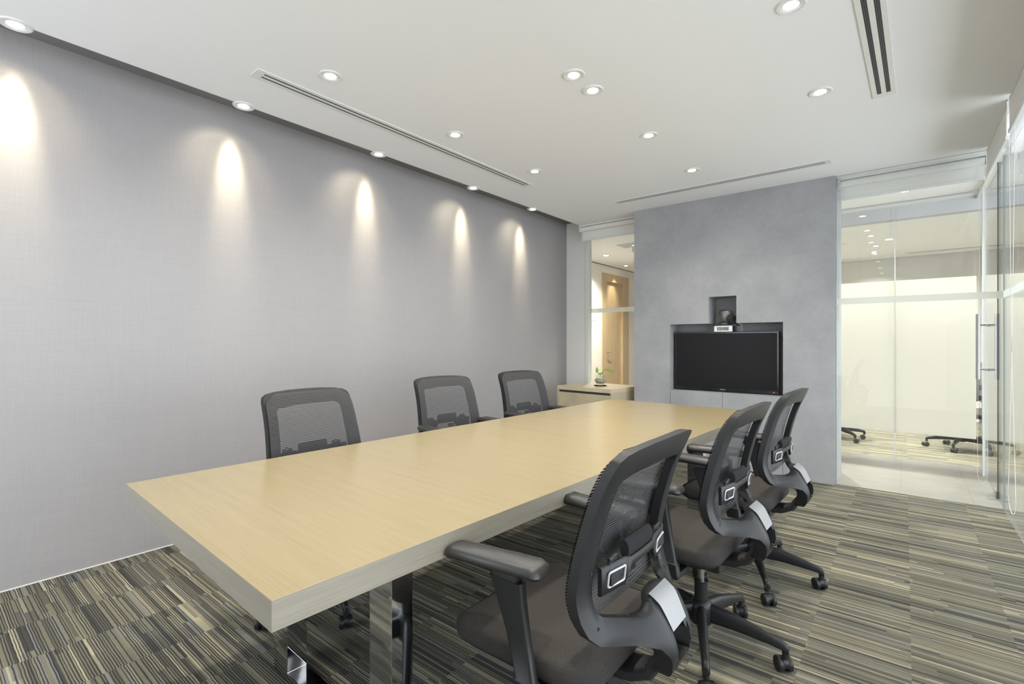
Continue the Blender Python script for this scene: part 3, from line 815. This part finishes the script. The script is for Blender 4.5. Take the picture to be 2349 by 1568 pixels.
# ------------------------------------------------------------------ ceiling lights
def downlight(x, y, label, group, power, colr, tilt=None, size=R(150), blend=1.0, rad=.062, name='recessed_downlight', off=(0, 0, -.035), halo=0, squeeze=1, core=0):
    t = thing(name, label, 'ceiling light', (x, y, H), 0, group)
    b = BM(); k = rad / .062
    lathe(b, [(.040 * k, .000), (.040 * k, -.004), (.056 * k, -.006), (.061 * k, -.003), (.062 * k, 0.0)], 36); obj('trim_ring', b, m_whitemetal, t)
    b = BM(); lathe(b, [(.001, -.0025), (.032 * k, -.0025)], 28); bmesh.ops.reverse_faces(b, faces=b.faces[:]); obj('lamp', b, m_lampface, t)
    b = BM(); lathe(b, [(.032 * k, -.0024), (.0405 * k, -.0032)], 28); bmesh.ops.reverse_faces(b, faces=b.faces[:]); obj('reflector', b, m_reflector, t)
    d = bpy.data.lights.new('downlight_beam', 'SPOT'); d.energy = power; d.color = colr; d.spot_size = size; d.spot_blend = blend; d.shadow_soft_size = .025
    l = bpy.data.objects.new('downlight_beam', d); COL.objects.link(l); l.parent = t; l.location = off
    if tilt: l.rotation_euler = tilt
    l.scale = (squeeze, 1, 1)
    if core:
        d3 = d.copy(); d3.energy = core; d3.color = (1, .84, .56); d3.spot_size = R(58); l3 = bpy.data.objects.new('downlight_beam', d3); COL.objects.link(l3); l3.parent = t; l3.location = off
    if halo:
        d2 = d.copy(); d2.energy = halo; d2.spot_size = R(100); l2 = bpy.data.objects.new('downlight_beam', d2); COL.objects.link(l2); l2.parent = t; l2.location = off; l2.rotation_euler = (0, R(42), 0)
    return t
G1 = 'recessed ceiling downlights over the table'
for (x, y, lab) in ((-2.49, 1.495, 'round recessed downlight between the long left vent and table, nearest of its row'), (-2.50, 2.475, 'second recessed downlight of the row beside the long left vent'),
                    (-2.50, 3.436, 'recessed downlight beside the far end of the long left vent'), (-1.43, 2.332, 'upper of the two close-set recessed downlights over the table'),
                    (-1.43, 2.544, 'lower of the two close-set recessed downlights over the table'), (-1.43, 3.348, 'recessed downlight over the table between the close-set pair and far vent'),
                    (-1.43, 4.261, 'recessed downlight just in front of the far vent above the television'), (-.39, 3.40, 'recessed downlight left of the short vent at right, nearer the glass'),
                    (-.39, 2.444, 'recessed downlight at the top edge beside the short right vent')):
    downlight(x, y, lab, G1, P_DOWN * (.55 if abs(x + 1.43) < .01 and y < 2.6 else 1), LC_WARM, core=30)
for (x, y) in ((-2.49, .52), (-1.43, 1.35), (-1.43, .35), (-.39, 1.45), (-.39, .50)):
    downlight(x, y, 'recessed downlight above the near end of table, outside the picture', 'downlights above the near end of the room', P_DOWN, LC_WARM, core=30)
ORD = ['nearest the camera', 'second from the camera', 'third from the camera', 'fourth from the camera', 'closest to the far corner']
for y, dy, q in zip((.336, 1.346, 2.356, 3.440, 4.403), (.03, .06, .12, .19, .22), ORD):
    downlight(-3.232, y, 'wall-washer spotlight on the ceiling edge above the wallpaper, ' + q, 'wall-washer lights along the wallpapered wall', P_WASH, (1, .88, .62), tilt=Vector((-.304, dy * .6, -.40)).to_track_quat('-Z', 'Y').to_euler(), size=R(86), blend=1.0, name='wall_washer_light', off=(-.045, dy * .4, -.02), halo=P_WASH * .24, squeeze=.30)
# corridor and far room
downlight(-3.98, 7.535, 'bright downlight in the corridor ceiling seen through the narrow window', 'corridor downlights', 420, LC_SOFT, size=R(140), rad=.085)
downlight(-4.22, 8.80, 'small spotlight above the oak door in the corridor', 'corridor downlights', 45, (1, .85, .6), tilt=(0, R(22), 0), size=R(60), blend=1)
for (x, y) in ((-3.6, 6.2), (-1.6, 6.2), (.0, 6.15)):
    downlight(x, y, 'corridor downlight hidden behind the wall', 'corridor downlights out of sight', P_CORR * .8, LC_SOFT, size=R(120))
for (x, y) in ((1.9, 1.5), (1.9, 3.8), (1.9, 6.0)):
    downlight(x, y, 'lobby downlight beyond the right glass wall', 'lobby downlights', P_CORR, LC_SOFT, size=R(120))
for (x, y, lab, k) in ((-.176, 8.90, 'large bright downlight in the far room ceiling, left of the glass joint', 1.3), (-.371, 8.45, 'small far room downlight, highest of the small ones left of the joint', 1), (-.347, 9.40, 'small far room downlight behind the large bright one', 1), (-.401, 10.1, 'farthest small downlight in the far room ceiling', 1)):
    downlight(x, y, lab, 'far room downlights', P_BACK * k, (1, .96, .86), size=R(130), rad=.085 if k > 1 else .06)
for (x, y, k) in ((1.3, 8.2, 1), (1.3, 9.6, 1.5), (-1.9, 8.2, 1), (-1.9, 9.6, 1.5), (.75, 7.06, 2.5), (-.1, 7.06, 2.5), (-1.0, 7.06, 2.5)):  # row next to the glass added to brighten the top of the frosted film
    downlight(x, y, 'far room downlight out of sight', 'far room downlights out of sight', P_BACK * k, (1, .96, .86), size=R(150))
# round ceiling speaker in the far room
t = thing('ceiling_speaker', 'round white ceiling disc in the far room beside the plaster block', 'speaker', (-.76, 8.88, H))
b = BM(); lathe(b, [(.001, -.006), (.085, -.006), (.100, -.004), (.104, 0)], 36); bmesh.ops.reverse_faces(b, faces=b.faces[:]); obj('grille', b, m_whitemetal, t)

# ------------------------------------------------------------------ slot vents
def vent(cx, cy_, L, wd, rz, label, slot=.018, gap=.040):
    t = thing('slot_vent', label, 'air vent', (cx, cy_, H), rz, 'white slot vents in the ceiling'); z1 = -.005
    b = BM(); hl, hw_ = L / 2, wd / 2; e = wd * .45
    box(b, -hw_, hw_, hl - e, hl, z1, 0, .001); box(b, -hw_, hw_, -hl, -hl + e, z1, 0, .001)
    box(b, -hw_, -gap / 2 - slot / 2, -hl + e, hl - e, z1, 0, .001); box(b, gap / 2 + slot / 2, hw_, -hl + e, hl - e, z1, 0, .001); box(b, -gap / 2 + slot / 2, gap / 2 - slot / 2, -hl + e, hl - e, z1, 0, .001)
    obj('frame', b, m_whitemetal, t)
    for s in (-1, 1):
        b = BM(); box(b, s * gap / 2 - slot / 2, s * gap / 2 + slot / 2, -hl + e, hl - e, -.0046, -.0005)
        sl = obj('slot', b, m_slot, t, smooth=False)
        for q in (-.18, .18):
            b = BM(); box(b, s * gap / 2 + q * slot - .001, s * gap / 2 + q * slot + .001, -hl + e, hl - e, -.0052, -.0040); obj('blade', b, m_blade, sl, smooth=False)
vent(-2.774, 2.465, 2.51, .104, 0, 'long double-slot vent in the ceiling parallel to the wallpapered wall', .014, .036)
vent(-.118, 2.60, 2.18, .112, R(-1.2), 'double-slot vent in the ceiling at upper right, running off the top', .021, .044)
vent(-1.435, 4.750, 1.93, .095, R(90), 'double-slot vent in the ceiling in front of the plaster block', .012, .034)
vent(-.20, 6.58, 1.52, .085, R(90), 'thin slot vent in the corridor ceiling behind the glass', .012, .034)
vent(-2.4, 10.45, 2.6, .085, R(90), 'slot vent by the far wall of far room, left of the joint', .02, .034)
vent(1.10, 10.45, 2.2, .085, R(90), 'slot vent by the far wall of far room, right of the joint', .02, .034)

# ------------------------------------------------------------------ roller blinds
def chain(bm, pts, r=.0024, step=.0085):
    pts = [Vector(p) for p in pts]
    for a, c in zip(pts, pts[1:]):
        n_ = max(1, int((c - a).length / step))
        for i in range(n_):
            bmesh.ops.create_icosphere(bm, subdivisions=1, radius=r, matrix=Matrix.Translation(a + (c - a) * (i / n_)))
    tube(bm, pts, r * .35, 5)
def blind(name_label, O, L, along, drop, tube_r, chain_end, chain_z, spread, open_=.06, chain_pts=None):
    """O = start point on ceiling; along = unit vector; L = length"""
    al = Vector(along); sd = Vector((-al.y, al.x, 0))
    t = thing('roller_blind', name_label, 'roller blind', O, 0, 'white roller blinds at the glass walls')
    ob = Matrix(((al.x, sd.x, 0, 0), (al.y, sd.y, 0, 0), (0, 0, 1, 0), (0, 0, 0, 1)))
    def fin(bm): bm.transform(ob); bmesh.ops.recalc_face_normals(bm, faces=bm.faces); return bm
    b = BM(); box(b, 0, L, -.030, .030, -.016, 0, .002); obj('headrail', fin(b), m_whitemetal, t)
    b = BM(); cyl(b, (.012, 0, -.018 - tube_r), tube_r, L - .024, 28, axis='x'); obj('roller', fin(b), m_blind, t, ang=60)
    b = BM(); box(b, .014, L - .014, tube_r - .002, tube_r, -drop, -.018 - tube_r); obj('fabric', fin(b), m_blind, t, smooth=False)
    b = BM(); box(b, .010, L - .010, tube_r - .010, tube_r + .006, -drop - .026, -drop, .004); obj('bottom_bar', fin(b), m_whitemetal, t)
    b = BM(); box(b, 0, .009, -tube_r, tube_r, -.05 - tube_r, -.012, .002); box(b, L - .009, L, -tube_r, tube_r, -.05 - tube_r, -.012, .002); obj('bracket', fin(b), m_whitemetal, t)
    if chain_pts:
        b = BM(); chain(b, chain_pts); bmesh.ops.translate(b, verts=b.verts, vec=-Vector(O)); obj('bead_chain', b, m_whitemetal, t)
def loop(x, y, ztop, zbot, ux, uy, w_top, w_bot, belly=.0):
    pts = []
    for i in range(25):
        t_ = i / 24; z = ztop + (zbot + .10 - ztop) * t_; ww = w_top * (1 - t_) + w_bot * t_ ** 3 if belly else w_top * (1 - t_) + w_bot * t_
        if belly: ww = max(w_top * (1 - t_ * 1.55), .004) if t_ < .62 else .004 + (w_bot - .004) * ((t_ - .62) / .38) ** 1.2
        pts.append((ww, z))
    for i in range(1, 8):
        a = math.pi / 2 * i / 8; pts.append((pts[24][0] * math.cos(a), zbot + .10 * (1 - math.sin(a))))
    left = [(x - ux * w_, y - uy * w_, z) for w_, z in pts]; right = [(x + ux * w_, y + uy * w_, z) for w_, z in reversed(pts)]
    return left + [(x, y, zbot)] + right
blind('white roller blind rolled up over the narrow window beside the plaster block', (-3.235, 5.43, H), .845, (1, 0, 0), .165, .030, 0, 0, 0)
blind('white roller blind rolled up over the far glass pane by the door', (GX1 + .014, 5.345, H), .975, (1, 0, 0), .165, .030, 0, 0, 0,
      chain_pts=loop(.478, 5.345, 2.66, .155, 1, 0, .014, .030))
blind('white roller blind rolled up along the right glass wall, next to the corner', (.520, 4.215, H), .93, (0, 1, 0), .215, .036, 0, 0, 0,
      chain_pts=loop(.500, 4.165, 2.66, .245, 0, 1, .115, .135, belly=1))
blind('white roller blind rolled up along the right glass wall, nearer the camera', (.520, 2.10, H), 2.03, (0, 1, 0), .215, .036, 0, 0, 0)
